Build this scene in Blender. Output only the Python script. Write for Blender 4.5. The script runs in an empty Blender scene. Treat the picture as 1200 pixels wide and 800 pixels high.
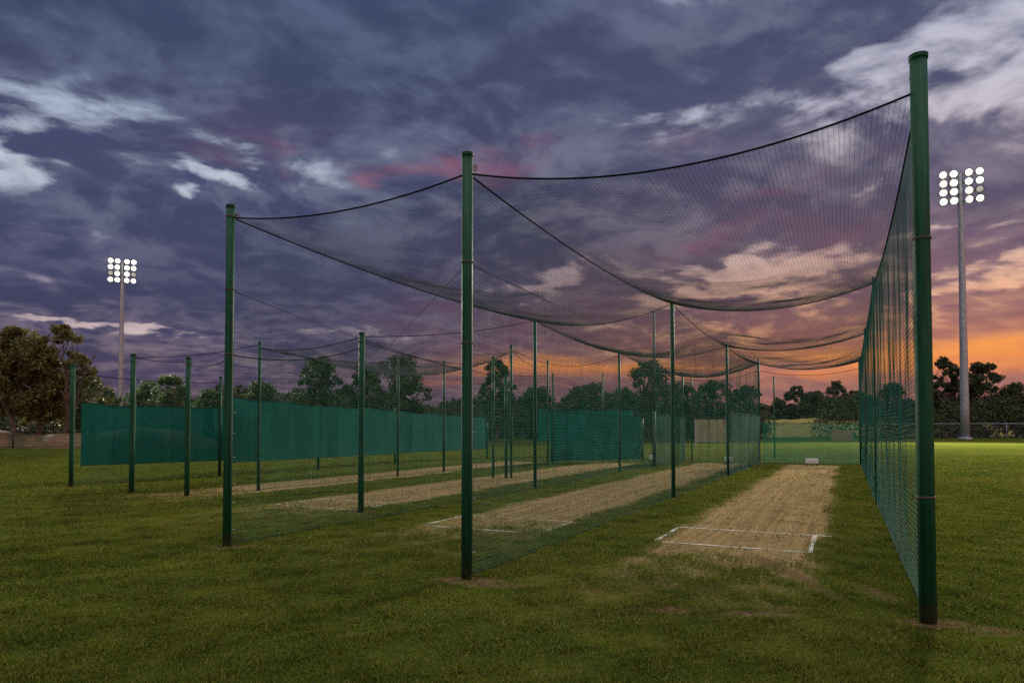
import bpy, bmesh, math, random
import numpy as np
from mathutils import Vector, Matrix

random.seed(7)
rng = np.random.default_rng(7)
scene = bpy.context.scene
COL = scene.collection
R = math.radians
BASE_F = 800.0          # focal length in photo pixels (1200 px wide frame)
EYE = 1.55
PITCH = R(1.65)
SHIFT = 0.0666

# ------------------------------------------------------------------ frame of the nets: u across the lanes, v along them
TH = math.atan(0.49)
CS, SN = math.cos(TH), math.sin(TH)
OX, OY = -0.47, 7.136
def W(u, v):
    return (OX + u*CS + v*SN, OY - u*SN + v*CS)
def UV(x, y):
    dx, dy = x-OX, y-OY
    return dx*CS - dy*SN, dx*SN + dy*CS

# ------------------------------------------------------------------ helpers: nodes
def new_mat(name):
    m = bpy.data.materials.new(name); m.use_nodes = True
    nt = m.node_tree
    b = nt.nodes['Principled BSDF']
    return m, nt, b
class N:
    """tiny wrapper that wires math nodes"""
    def __init__(s, nt): s.nt = nt
    def node(s, t, **k):
        n = s.nt.nodes.new(t)
        for a, b in k.items(): setattr(n, a, b)
        return n
    def put(s, sock, v):
        if isinstance(v, bpy.types.NodeSocket): s.nt.links.new(v, sock)
        elif v is not None: sock.default_value = v
    def m(s, op, a, b=None, c=None, clamp=False):
        n = s.node('ShaderNodeMath', operation=op, use_clamp=clamp)
        s.put(n.inputs[0], a)
        if b is not None: s.put(n.inputs[1], b)
        if c is not None: s.put(n.inputs[2], c)
        return n.outputs[0]
    def step(s, x, lo, hi):
        n = s.node('ShaderNodeMapRange', interpolation_type='SMOOTHSTEP')
        s.put(n.inputs['Value'], x); n.inputs['From Min'].default_value = lo; n.inputs['From Max'].default_value = hi
        return n.outputs['Result']
    def lin(s, x, lo, hi, a=0., b=1.):
        n = s.node('ShaderNodeMapRange')
        s.put(n.inputs['Value'], x); n.inputs['From Min'].default_value = lo; n.inputs['From Max'].default_value = hi
        n.inputs['To Min'].default_value = a; n.inputs['To Max'].default_value = b
        return n.outputs['Result']
    def mix(s, f, a, b, mode='MIX'):
        n = s.node('ShaderNodeMix', data_type='RGBA', blend_type=mode)
        s.put(n.inputs[0], f); s.put(n.inputs[6], a); s.put(n.inputs[7], b)
        return n.outputs[2]
    def noise(s, vec, scale, detail=4., rough=.5, dist=0.):
        n = s.node('ShaderNodeTexNoise')
        s.put(n.inputs['Vector'], vec); n.inputs['Scale'].default_value = scale
        n.inputs['Detail'].default_value = detail; n.inputs['Roughness'].default_value = rough
        n.inputs['Distortion'].default_value = dist
        return n.outputs['Fac']
    def comb(s, x, y, z=0.):
        n = s.node('ShaderNodeCombineXYZ')
        s.put(n.inputs[0], x); s.put(n.inputs[1], y); s.put(n.inputs[2], z)
        return n.outputs[0]
    def sep(s, v):
        n = s.node('ShaderNodeSeparateXYZ'); s.put(n.inputs[0], v); return n.outputs
    def ramp(s, x, stops):
        n = s.node('ShaderNodeValToRGB'); s.put(n.inputs[0], x)
        e = n.color_ramp.elements
        e[0].position, e[0].color = stops[0][0], stops[0][1]
        e[1].position, e[1].color = stops[-1][0], stops[-1][1]
        for p, c in stops[1:-1]:
            k = e.new(p); k.color = c
        return n.outputs[0]
def lin1(c):
    c /= 255.
    return c/12.92 if c <= .04045 else ((c+.055)/1.055)**2.4
def sr(r, g, b): return (lin1(r), lin1(g), lin1(b), 1.)

# ------------------------------------------------------------------ helpers: meshes
def mesh_np(name, V, F):
    """V (n,3) array; F list of (k, array of faces with k corners)"""
    me = bpy.data.meshes.new(name)
    V = np.ascontiguousarray(V, dtype=np.float32)
    me.vertices.add(len(V)); me.vertices.foreach_set('co', V.ravel())
    loops = np.concatenate([f.ravel() for f in F]).astype(np.int32)
    tot = np.concatenate([np.full(len(f), f.shape[1], np.int32) for f in F])
    st = np.concatenate([[0], np.cumsum(tot)[:-1]]).astype(np.int32)
    me.loops.add(len(loops)); me.loops.foreach_set('vertex_index', loops)
    me.polygons.add(len(tot)); me.polygons.foreach_set('loop_start', st)
    me.polygons.foreach_set('loop_total', tot)
    me.polygons.foreach_set('use_smooth', np.ones(len(tot), bool))
    me.update(calc_edges=True)
    return me
def tag(o, label=None, cat=None, group=None, kind=None):
    if label: o['label'] = label
    if cat: o['category'] = cat
    if group: o['group'] = group
    if kind: o['kind'] = kind
    return o
def link(name, me, mat=None, parent=None):
    o = bpy.data.objects.new(name, me); COL.objects.link(o)
    if mat is not None and len(me.materials) == 0: me.materials.append(mat)
    if parent is not None: o.parent = parent
    return o
def empty(name, loc, rz=0.):
    o = bpy.data.objects.new(name, None); COL.objects.link(o)
    o.location = loc; o.rotation_euler.z = rz; o.empty_display_size = .2
    return o
class Tubes:
    """collects polylines as round tubes, and plain polygons, into one mesh"""
    def __init__(s): s.V = []; s.F3 = []; s.F = []; s.n = 0
    def strands(s, P, r, k=3, cap=False):
        """P (n,m,3): n polylines of m points; r scalar or (n,m)"""
        P = np.asarray(P, float)
        if P.ndim == 2: P = P[None]
        n, m, _ = P.shape
        T = np.gradient(P, axis=1); T /= np.linalg.norm(T, axis=2, keepdims=True)+1e-9
        up = np.where(np.abs(T[..., 2:3]) > .9, np.array([1., 0, 0]), np.array([0, 0, 1.]))
        up = np.repeat(up[:, :1], m, axis=1)
        A = np.cross(T, up); A /= np.linalg.norm(A, axis=2, keepdims=True)+1e-9
        Bv = np.cross(T, A)
        r = np.broadcast_to(np.asarray(r, float), (n, m))
        a = np.arange(k)*2*math.pi/k
        V = P[:, :, None, :] + r[:, :, None, None]*(np.cos(a)[None, None, :, None]*A[:, :, None, :]+np.sin(a)[None, None, :, None]*Bv[:, :, None, :])
        idx = np.arange(n*m*k).reshape(n, m, k)+s.n
        i0 = idx[:, :-1]; i1 = idx[:, 1:]
        q = np.stack([i0, np.roll(i0, -1, 2), np.roll(i1, -1, 2), i1], -1).reshape(-1, 4)
        s.V.append(V.reshape(-1, 3)); s.F.append(q); s.n += n*m*k
        if cap:
            for e, rev in ((0, 1), (m-1, 0)):
                for j in range(n):
                    c = idx[j, e]; c = c[::-1] if rev else c
                    for t in range(1, k-1): s.F3.append([c[0], c[t], c[t+1]])
        return s
    def tube(s, pts, r, k=8, cap=True): return s.strands(np.array(pts, float)[None], np.broadcast_to(np.array(r, float), (1, len(pts))), k, cap)
    def box(s, lo, hi, M=None):
        x0, y0, z0 = lo; x1, y1, z1 = hi
        V = np.array([[x0, y0, z0], [x1, y0, z0], [x1, y1, z0], [x0, y1, z0], [x0, y0, z1], [x1, y0, z1], [x1, y1, z1], [x0, y1, z1]], float)
        if M is not None: V = np.array([M @ Vector(v) for v in V])
        F = np.array([[0, 3, 2, 1], [4, 5, 6, 7], [0, 1, 5, 4], [1, 2, 6, 5], [2, 3, 7, 6], [3, 0, 4, 7]])+s.n
        s.V.append(V); s.F.append(F); s.n += 8
        return s
    def quads(s, V, F):
        s.V.append(np.asarray(V, float)); s.F.append(np.asarray(F)+s.n); s.n += len(V); return s
    def mesh(s, name):
        F = [np.concatenate(s.F)] if s.F else []
        if s.F3: F.append(np.array(s.F3))
        return mesh_np(name, np.concatenate(s.V), F)
    def build(s, name, mat, parent=None, flat=False):
        me = s.mesh(name)
        if flat: me.polygons.foreach_set('use_smooth', np.zeros(len(me.polygons), bool))
        return link(name, me, mat, parent)
def smooth_noise(x, y, seed, octs=4):
    """cheap sum-of-sines field about -1..1"""
    g = np.random.default_rng(seed); o = 0.
    for i in range(octs*3):
        f = 1.7**(i/3); a = g.uniform(0, 6.28); p = g.uniform(0, 6.28)
        o = o+np.sin(f*(x*math.cos(a)+y*math.sin(a))+p)/f
    return o/2.2

# ------------------------------------------------------------------ materials
def simple(name, col, rough=.6, metal=0., var=.25, scale=6., spec=.5, bump=0.):
    m, nt, b = new_mat(name); n = N(nt)
    tc = n.node('ShaderNodeTexCoord')
    f = n.noise(tc.outputs['Object'], scale, 5, .6)
    lo = tuple(c*(1-var) for c in col[:3])+(1,); hi = tuple(min(1, c*(1+var)) for c in col[:3])+(1,)
    nt.links.new(n.mix(n.step(f, .3, .7), lo, hi), b.inputs['Base Color'])
    b.inputs['Roughness'].default_value = rough; b.inputs['Metallic'].default_value = metal
    b.inputs['Specular IOR Level'].default_value = spec
    if bump:
        bp = n.node('ShaderNodeBump'); bp.inputs['Strength'].default_value = bump; bp.inputs['Distance'].default_value = .01
        nt.links.new(f, bp.inputs['Height']); nt.links.new(bp.outputs[0], b.inputs['Normal'])
    return m

def post_material():
    m, nt, b = new_mat('green_paint'); n = N(nt)
    g = n.node('ShaderNodeNewGeometry'); p = g.outputs['Position']
    z = n.sep(p)[2]
    streak = n.noise(n.comb(n.m('MULTIPLY', n.sep(p)[0], 40.), n.m('MULTIPLY', n.sep(p)[1], 40.), n.m('MULTIPLY', z, 1.2)), 1., 4, .6)
    blotch = n.noise(p, 9., 5, .65)
    c = n.mix(n.step(streak, .35, .75), (.003, .040, .017, 1), (.008, .078, .034, 1))
    chip = n.m('MULTIPLY', n.step(blotch, .68, .72), n.step(n.noise(p, 60., 2), .5, .6))
    c = n.mix(chip, c, (.11, .09, .06, 1))
    dirt = n.m('MULTIPLY', n.step(n.m('ADD', z, n.m('MULTIPLY', blotch, .35)), .42, .1), .8)
    c = n.mix(dirt, c, (.05, .035, .02, 1))
    nt.links.new(c, b.inputs['Base Color'])
    nt.links.new(n.lin(blotch, .3, .7, .5, .7), b.inputs['Roughness']); b.inputs['Specular IOR Level'].default_value = .22
    bp = n.node('ShaderNodeBump'); bp.inputs['Strength'].default_value = .15; bp.inputs['Distance'].default_value = .004
    nt.links.new(n.noise(p, 35., 3), bp.inputs['Height']); nt.links.new(bp.outputs[0], b.inputs['Normal'])
    return m

M = {}
M['post'] = post_material()
M['twine'] = simple('dark_green_twine', (.014, .105, .078), .8, var=.4, scale=3., spec=.1)
M['roof_twine'] = simple('black_twine', (.045, .058, .062), .8, var=.4, scale=3., spec=.1)
M['rope'] = simple('black_rope', (.01, .012, .012), .9, var=.3, scale=20., spec=.03)
M['hem'] = simple('green_hem_rope', (.008, .04, .032), .9, var=.3, scale=20., spec=.05)
M['wire'] = simple('rusty_tie_wire', (.10, .07, .045), .7, .3, var=.5, scale=40.)
M['guy'] = simple('brown_cord', (.045, .032, .024), .9, var=.3, scale=20., spec=.05)
M['galv'] = simple('galvanised_steel', (.30, .31, .33), .5, .35, var=.18, scale=2.)
M['mast_green'] = simple('grey_green_steel', (.05, .085, .07), .7, .1, var=.2, scale=3.)
M['dark_metal'] = simple('dark_metal', (.03, .032, .034), .5, .5)
M['white_line'] = simple('white_marking_paint', (.74, .74, .70), .9, var=.12, scale=14.)
M['white'] = simple('white_plastic', (.62, .62, .60), .5, var=.08)
M['beige'] = simple('weathered_beige_board', (.30, .25, .15), .8, var=.2, scale=1.5)
M['brick'] = simple('dusty_pink_board', (.24, .14, .11), .9, var=.2, scale=2.)

def cloth_mat(name, col, clear):
    m, nt, b = new_mat(name); n = N(nt)
    tc = n.node('ShaderNodeTexCoord'); p = tc.outputs['Object']
    x, y, z = n.sep(p)
    folds = n.noise(n.comb(n.m('MULTIPLY', x, 2.2), n.m('MULTIPLY', y, 2.2), n.m('MULTIPLY', z, .25)), 1., 4, .55)
    dirt = n.noise(p, 1.3, 5, .6)
    c = n.mix(n.step(folds, .3, .72), tuple(k*.84 for k in col)+(1,), tuple(k*1.12 for k in col)+(1,))  # fold shading put into the cloth colour: hollows darker, ridges lighter
    seam = n.step(n.m('ABSOLUTE', n.m('SUBTRACT', n.m('FRACT', n.m('DIVIDE', x, 1.83)), .5)), .035, .012)
    c = n.mix(n.m('MULTIPLY', seam, .4), c, tuple(k*.45 for k in col)+(1,))
    c = n.mix(n.m('MULTIPLY', n.step(dirt, .5, .8), .45), c, tuple(k*1.5+.01 for k in col)+(1,))
    nt.links.new(c, b.inputs['Base Color']); b.inputs['Roughness'].default_value = .8
    b.inputs['Specular IOR Level'].default_value = .06
    bp = n.node('ShaderNodeBump'); bp.inputs['Strength'].default_value = .3; bp.inputs['Distance'].default_value = .05
    nt.links.new(folds, bp.inputs['Height']); nt.links.new(bp.outputs[0], b.inputs['Normal'])
    out = nt.nodes['Material Output']
    tl = n.node('ShaderNodeBsdfTranslucent'); nt.links.new(c, tl.inputs[0])
    mx = n.node('ShaderNodeMixShader'); mx.inputs[0].default_value = .3
    nt.links.new(b.outputs[0], mx.inputs[1]); nt.links.new(tl.outputs[0], mx.inputs[2])
    tr = n.node('ShaderNodeBsdfTransparent')
    m2 = n.node('ShaderNodeMixShader'); m2.inputs[0].default_value = clear
    nt.links.new(mx.outputs[0], m2.inputs[1]); nt.links.new(tr.outputs[0], m2.inputs[2])
    nt.links.new(m2.outputs[0], out.inputs[0])
    return m
M['screen'] = cloth_mat('green_shade_cloth', (.005, .068, .054), .03)
M['screen_thin'] = cloth_mat('thin_green_shade_cloth', (.008, .088, .068), .52)

# ---- worn pitches: one function, used by the ground shader and by the grass blades
LANES = [(1.18, 3.26, 0.6, 26.3), (-2.68, -0.52, 2.2, 26.3), (-7.2, -4.85, 3.2, 24.6), (-11.5, -9.3, 4.2, 23.5)]
DIRT = [  # x, y, radius across the view, radius in depth, strength
    (3.30, 5.5, .42, .2, 1.), (3.72, 5.3, .30, .16, .8), (2.95, 5.62, .25, .1, .7), (-.42, 7.05, .5, .20, 1.), (-.1, 6.85, .45, .14, .9), (-3.72, 9.05, .42, .2, .9),
    (2.05, 5.75, .5, .17, 1.), (1.45, 5.9, .4, .15, .85), (2.4, 5.95, .25, .1, .8), (-2.0, 8.1, .35, .12, .6), (3.0, 7.4, .13, 1.4, .8), (3.45, 6.4, .14, .6, .7), (-11.9, 18.4, 1.4, .45, .7),
    (-9.2, 16.5, .5, .3, .7), (-7.6, 15.9, .5, .3, .7), (-2.8, 12.8, .35, .22, .8), (1.0, 7.3, .5, .18, .5), (.7, 6.6, .3, .1, .6), (1.7, 6.6, .9, .25, .35)]
def ss(x, a, b):
    t = np.clip((x-a)/(b-a), 0, 1); return t*t*(3-2*t)
def worn_np(x, y):
    u, v = UV(x, y); w = np.zeros_like(x)
    jit = smooth_noise(x*1.6, y*1.6, 3)*.14
    for (u0, u1, v0, v1) in LANES:
        a = ss(u+jit, u0-.2, u0+.2)*(1-ss(u+jit, u1-.16, u1+.16))*ss(v+jit*5, v0-1.7, v0+2.8)*(1-ss(v, v1-.5, v1+.5))
        w = np.maximum(w, a)
    d = np.zeros_like(x)
    for (cx, cy, rx, ry, s) in DIRT:
        q = ((x-cx)/rx)**2+((y-cy)/ry)**2 + jit*3.5
        d = np.maximum(d, s*(1-ss(q, .25, 1.1)))
    return w, d

def ground_material():
    m, nt, b = new_mat('turf'); n = N(nt)
    g = n.node('ShaderNodeNewGeometry'); p = g.outputs['Position']
    x, y, z = n.sep(p)
    dx = n.m('SUBTRACT', x, OX); dy = n.m('SUBTRACT', y, OY)
    u = n.m('SUBTRACT', n.m('MULTIPLY', dx, CS), n.m('MULTIPLY', dy, SN))
    v = n.m('ADD', n.m('MULTIPLY', dx, SN), n.m('MULTIPLY', dy, CS))
    big = n.noise(p, .22, 5, .6); mid = n.noise(p, 1.1, 6, .62); fine = n.noise(p, 14., 6, .7); grit = n.noise(p, 70., 3, .7)
    jit = n.m('ADD', n.m('MULTIPLY', n.m('SUBTRACT', mid, .5), .7), n.m('MULTIPLY', n.m('SUBTRACT', fine, .5), .28))
    uj = n.m('ADD', u, jit); vj = n.m('ADD', v, n.m('MULTIPLY', jit, 4.))
    w = None
    for (u0, u1, v0, v1) in LANES:
        a = n.m('MULTIPLY', n.step(uj, u0-.25, u0+.28), n.step(uj, u1+.2, u1-.2))
        a = n.m('MULTIPLY', a, n.m('MULTIPLY', n.step(vj, v0-1.9, v0+3.), n.step(v, v1+.5, v1-.5)))
        w = a if w is None else n.m('MAXIMUM', w, a)
    d = None
    for (cx, cy, rx, ry, s) in DIRT:
        q = n.m('ADD', n.m('POWER', n.m('DIVIDE', n.m('ABSOLUTE', n.m('SUBTRACT', x, cx)), rx), 2.), n.m('POWER', n.m('DIVIDE', n.m('ABSOLUTE', n.m('SUBTRACT', y, cy)), ry), 2.))
        q = n.m('ADD', q, n.m('MULTIPLY', jit, 2.8))
        a = n.m('MULTIPLY', n.step(q, 1.1, .3), s)
        d = a if d is None else n.m('MAXIMUM', d, a)
    # grass: olive mix with dry patches and broad mower bands along the field
    c = n.mix(n.step(mid, .32, .7), (.044, .056, .008, 1), (.080, .090, .014, 1))
    c = n.mix(n.m('MULTIPLY', n.step(big, .48, .72), .55), c, (.135, .130, .030, 1))
    band = n.step(n.m('SINE', n.m('MULTIPLY', n.m('ADD', y, n.m('MULTIPLY', big, 4.)), .55)), -.4, .4)
    c = n.mix(n.m('MULTIPLY', band, .3), c, (.084, .098, .012, 1))
    c = n.mix(n.m('MULTIPLY', n.step(fine, .45, .68), .65), c, (.016, .022, .005, 1))
    # worn clay
    along = n.noise(n.comb(n.m('MULTIPLY', u, 9.), n.m('MULTIPLY', v, .22)), 1., 5, .65)
    pc = n.mix(n.step(along, .3, .72), (.215, .138, .066, 1), (.345, .235, .12, 1))
    pc = n.mix(n.m('MULTIPLY', n.step(mid, .5, .75), .28), pc, (.15, .095, .05, 1))
    pc = n.mix(n.m('MULTIPLY', n.step(fine, .48, .7), .4), pc, (.12, .105, .035, 1))
    tuft = n.m('MULTIPLY', n.step(n.m('ADD', n.m('MULTIPLY', mid, .5), n.m('MULTIPLY', fine, .5)), .52, .62), .55)
    ww = n.m('MULTIPLY', w, n.m('SUBTRACT', 1., tuft))
    c = n.mix(n.m('MULTIPLY', ww, .93), c, pc)
    dc = n.mix(n.step(fine, .35, .7), (.060, .032, .020, 1), (.19, .115, .07, 1))
    dd = n.m('MULTIPLY', d, n.step(fine, .28, .55))
    c = n.mix(dd, c, dc)
    c = n.mix(n.m('MULTIPLY', n.step(grit, .46, .7), .35), c, (.03, .028, .012, 1))
    nt.links.new(c, b.inputs['Base Color']); b.inputs['Roughness'].default_value = .95
    b.inputs['Specular IOR Level'].default_value = 0.
    hsum = n.m('ADD', n.m('MULTIPLY', fine, .6), n.m('ADD', n.m('MULTIPLY', mid, 1.2), n.m('MULTIPLY', grit, .3)))
    bp = n.node('ShaderNodeBump'); bp.inputs['Strength'].default_value = .8; bp.inputs['Distance'].default_value = .05
    nt.links.new(hsum, bp.inputs['Height']); nt.links.new(bp.outputs[0], b.inputs['Normal'])
    return m
M['turf'] = ground_material()

def blade_material():
    m, nt, b = new_mat('grass_blade'); n = N(nt)
    g = n.node('ShaderNodeNewGeometry'); p = g.outputs['Position']; r = g.outputs['Random Per Island']
    mid = n.noise(p, 1.1, 6, .62); big = n.noise(p, .22, 5, .6)
    c = n.mix(n.step(mid, .32, .7), (.058, .082, .009, 1), (.112, .138, .016, 1))
    c = n.mix(n.m('MULTIPLY', n.step(big, .48, .72), .5), c, (.180, .150, .020, 1))
    c = n.mix(n.m('MULTIPLY', n.step(r, .80, .98), .8), c, (.25, .19, .055, 1))
    c = n.mix(n.m('MULTIPLY', n.step(r, .3, .05), .5), c, (.028, .045, .009, 1))
    nt.links.new(c, b.inputs['Base Color']); b.inputs['Roughness'].default_value = .7
    b.inputs['Specular IOR Level'].default_value = .06
    tl = n.node('ShaderNodeBsdfTranslucent'); nt.links.new(c, tl.inputs[0])
    mx = n.node('ShaderNodeMixShader'); mx.inputs[0].default_value = .35
    nt.links.new(b.outputs[0], mx.inputs[1]); nt.links.new(tl.outputs[0], mx.inputs[2])
    nt.links.new(mx.outputs[0], nt.nodes['Material Output'].inputs[0])
    return m
M['blade'] = blade_material()

def leaf_material(name, lo, hi):
    m, nt, b = new_mat(name); n = N(nt)
    g = n.node('ShaderNodeNewGeometry'); r = g.outputs['Random Per Island']
    clump = n.noise(g.outputs['Position'], .7, 3, .6)
    c = n.mix(n.m('MULTIPLY', n.m('ADD', r, n.step(clump, .35, .65)), .5), lo+(1,), hi+(1,))
    nt.links.new(c, b.inputs['Base Color']); b.inputs['Roughness'].default_value = .6
    b.inputs['Specular IOR Level'].default_value = .2
    tl = n.node('ShaderNodeBsdfTranslucent'); nt.links.new(c, tl.inputs[0])
    mx = n.node('ShaderNodeMixShader'); mx.inputs[0].default_value = .3
    nt.links.new(b.outputs[0], mx.inputs[1]); nt.links.new(tl.outputs[0], mx.inputs[2])
    nt.links.new(mx.outputs[0], nt.nodes['Material Output'].inputs[0])
    return m
M['leaf_olive'] = leaf_material('olive_leaves', (.075, .074, .020), (.175, .155, .052))
M['leaf_green'] = leaf_material('green_leaves', (.040, .072, .027), (.095, .140, .055))
M['leaf_dark'] = leaf_material('dark_leaves', (.036, .050, .022), (.090, .100, .044))
M['leaf_shade'] = leaf_material('shade_darkened_leaves', (.016, .016, .008), (.040, .038, .018))  # leaf colour darkened to stand for the shade beneath the left trees
M['bark'] = simple('grey_brown_bark', (.11, .085, .065), .9, var=.4, scale=5., bump=.5)
M['chain'] = simple('chain_link_wire', (.05, .055, .055), .6, .2)

# ------------------------------------------------------------------ ground, pitches, creases
def structure(o): o['kind'] = 'structure'; return o
def sheet(name, x0, x1, y0, y1, z, mat, nx=1, ny=1):
    xs = np.linspace(x0, x1, nx+1); ys = np.linspace(y0, y1, ny+1)
    X, Y = np.meshgrid(xs, ys); V = np.stack([X.ravel(), Y.ravel(), np.full(X.size, z)], 1)
    i = np.arange(X.size).reshape(X.shape)
    F = np.stack([i[:-1, :-1], i[:-1, 1:], i[1:, 1:], i[1:, :-1]], -1).reshape(-1, 4)
    return link(name, mesh_np(name, V, [F]), mat)
structure(sheet('ground', -1500, 1500, -300, 2500, 0, M['turf'], 60, 56))
def strip(name, u0, u1, v0, v1, z, mat):
    P = [W(u0, v0), W(u1, v0), W(u1, v1), W(u0, v1)]
    V = np.array([[a, b, z] for a, b in P])
    return link(name, mesh_np(name, V, [np.array([[0, 1, 2, 3]])]), mat)
for (u0, u1, v0, v1) in LANES:
    structure(strip('pitch', u0-.6, u1+.6, v0-4., v1+.6, .004, M['turf']))

def paint_material():
    m, nt, b = new_mat('crease_paint'); n = N(nt)
    g = n.node('ShaderNodeNewGeometry'); p = g.outputs['Position']
    b.inputs['Base Color'].default_value = (.52, .50, .44, 1); b.inputs['Roughness'].default_value = .95
    a = n.m('ADD', n.m('MULTIPLY', n.noise(p, 22., 5, .7), .6), n.m('MULTIPLY', n.noise(p, 3., 3, .6), .4))
    tr = n.node('ShaderNodeBsdfTransparent'); mx = n.node('ShaderNodeMixShader')
    nt.links.new(n.step(a, .41, .58), mx.inputs[0])
    nt.links.new(tr.outputs[0], mx.inputs[1]); nt.links.new(b.outputs[0], mx.inputs[2])
    nt.links.new(mx.outputs[0], nt.nodes['Material Output'].inputs[0])
    return m
M['paint'] = paint_material()
def crease(ul, ur, vn, vf, tail, w):
    """a batting crease box: near line, far line with a tail, two short returns"""
    z = .009; t = Tubes()
    def seg(a0, b0, a1, b1):
        P = [W(a0, b0), W(a1, b0), W(a1, b1), W(a0, b1)]
        t.quads([[x, y, z] for x, y in P], [[0, 1, 2, 3]])
    seg(ul, vn-w/2, ur, vn+w/2); seg(ul, vf-w/2, ur+tail, vf+w/2)
    seg(ul-w/2, vn+w/2, ul+w/2, vf-w/2); seg(ur-w/2, vn+w/2, ur+w/2, vf-w/2)
    return structure(t.build('crease_marking', M['paint'], flat=True))
crease(1.16, 3.13, 3.19, 4.72, .32, .055)
crease(-2.62, -.58, 3.1, 4.55, .0, .05)
crease(-7.0, -5.0, 4.3, 5.6, .0, .05)

# ------------------------------------------------------------------ grass blades (uncountable: one object)
def build_grass():
    n = 1500000
    # radial density falls with distance so blades stay about even on screen
    rmin, rmax = 3.2, 60.
    q = rng.random(n); r = rmin*(rmax/rmin)**(q**1.0)      # density ~ 1/r^2
    a = rng.uniform(-.86, .86, n)
    x = r*np.sin(a); y = r*np.cos(a)
    wn, dn = worn_np(x, y)
    clump = .5+.5*smooth_noise(x*7, y*7, 9, 5)
    patch = .5+.5*smooth_noise(x*.9, y*.9, 12)
    keep = rng.random(n) < (1-.96*wn)*(1-.95*dn)*np.clip(.52+.6*clump+.1*patch, .4, 1)*(1-ss(r, 20., 58.))
    x, y, r, clump, wn, patch = x[keep], y[keep], r[keep], clump[keep], wn[keep], patch[keep]
    n = len(x)
    h = (.016+.026*rng.random(n)**1.5)*(.62+.95*np.clip(clump, 0, 1)**1.6)*(1+.25*np.clip(r/10-1, 0, 2))*(.85+.25*np.clip(patch, 0, 1))
    wd = (.0022+.0016*rng.random(n))*(.55+r/8.)
    th = rng.uniform(0, 2*math.pi, n); le = rng.uniform(0, 2*math.pi, n); lean = rng.uniform(.2, 1.3, n)*h
    ex, ey = np.cos(th)*wd, np.sin(th)*wd
    lx, ly = np.cos(le)*lean, np.sin(le)*lean
    V = np.empty((n, 5, 3))
    V[:, 0] = np.stack([x-ex, y-ey, np.full(n, -.003)], 1); V[:, 1] = np.stack([x+ex, y+ey, np.full(n, -.003)], 1)
    V[:, 2] = np.stack([x+ex*.8+lx*.35, y+ey*.8+ly*.35, h*.6], 1); V[:, 3] = np.stack([x-ex*.8+lx*.35, y-ey*.8+ly*.35, h*.6], 1)
    V[:, 4] = np.stack([x+lx, y+ly, h], 1)
    b = np.arange(n)[:, None]*5
    Q = b+np.array([[0, 1, 2, 3]]); T = b+np.array([[3, 2, 4]])
    o = link('grass', mesh_np('grass', V.reshape(-1, 3), [Q, T]), M['blade'])
    tag(o, 'short mown olive green grass growing across the near field', 'grass', kind='stuff')
build_grass()

# ------------------------------------------------------------------ posts
def arc_tube(t, cx, cy, z, r, rad, k=6, seg=20):
    a = np.linspace(0, 2*math.pi, seg)
    t.tube(np.stack([cx+r*np.cos(a), cy+r*np.sin(a), np.full(seg, z)], 1), rad, k, False)
def make_post(x, y, h, r, label, rings=(), hook=True, group='green posts of the tall nets', netdir=(0., 1.), mat=None, lean=(0, 0)):
    o = empty('net_post', (x, y, 0)); tag(o, label, 'post', group)
    mt = mat or M['post']; k = 24 if r > .04 else 12
    lx, ly = lean
    def at(z): return (lx*z, ly*z, z)
    Tubes().tube([at(-.1), at(h*.33), at(h*.66), at(h)], r, k).build('pole', mt, o)
    t = Tubes().tube([at(h), at(h+.004)], r*1.14, k); t.tube([at(h-.035), at(h+.001)], r*1.10, k); t.tube([at(h+.004), at(h+.014)], [r*1.05, r*.7], k)
    t.build('post_cap', mt, o)
    for z in rings:
        t = Tubes(); cx, cy, _ = at(z)
        arc_tube(t, cx, cy, z, r+.004, .0045); arc_tube(t, cx, cy, z+.009, r+.004, .0045)
        t.tube([(cx+netdir[0]*(r+.003), cy+netdir[1]*(r+.003), z+.004), (cx+netdir[0]*(r+.035), cy+netdir[1]*(r+.035), z-.004)], .004, 5)
        t.build('tie_wire', M['wire'], o)
    if hook:
        for z in np.arange(.25, h-.4, .31):
            t = Tubes()
            z = z+random.uniform(-.05, .05); ex, ey = netdir[0]*(r+.004), netdir[1]*(r+.004); px_, py_ = -netdir[1]*.012, netdir[0]*.012
            t.tube([(ex*.9+px_, ey*.9+py_, z), (ex*1.5+px_, ey*1.5+py_, z-.012), (ex*1.5-px_, ey*1.5-py_, z-.016), (ex*.9-px_, ey*.9-py_, z-.004)], .003, 5)
            t.build('net_clip', M['galv'], o)
        t = Tubes(); cx, cy, _ = at(h-.1); ex, ey = cx+netdir[0]*(r+.03), cy+netdir[1]*(r+.03)
        a = np.linspace(0, 2*math.pi, 14)
        t.tube(np.stack([ex+netdir[0]*.026*np.cos(a), ey+netdir[1]*.026*np.cos(a), h-.13+.032*np.sin(a)], 1), .007, 6, False)
        t.tube([(cx+netdir[0]*r*.9, cy+netdir[1]*r*.9, h-.13), (ex, ey, h-.13)], .008, 6)
        t.build('eye_bolt', M['wire'], o)
    return o
def nd(u, v):   # unit direction in the net frame
    l = math.hypot(u, v); u, v = u/l, v/l
    return (u*CS+v*SN, -u*SN+v*CS)
POST = {}
def P(key, u, v, h, r, label, **k):
    x, y = W(u, v); POST[key] = (x, y, h); k.setdefault('netdir', nd(0, 1)); make_post(x, y, h, r, label, **k)
g1 = 'green posts of the tall nets'
P('A0', 4.13, .24, 4.62, .064, 'thick dark green post, tallest and nearest, at the right corner of the nets', rings=(3.1, 1.0), netdir=nd(-.5, 1))
P('B0', 0, 0, 4.46, .058, 'dark green front post between the two tall lanes, rust wire round it', rings=(3.3, 2.45), netdir=nd(.6, 1))
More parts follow.
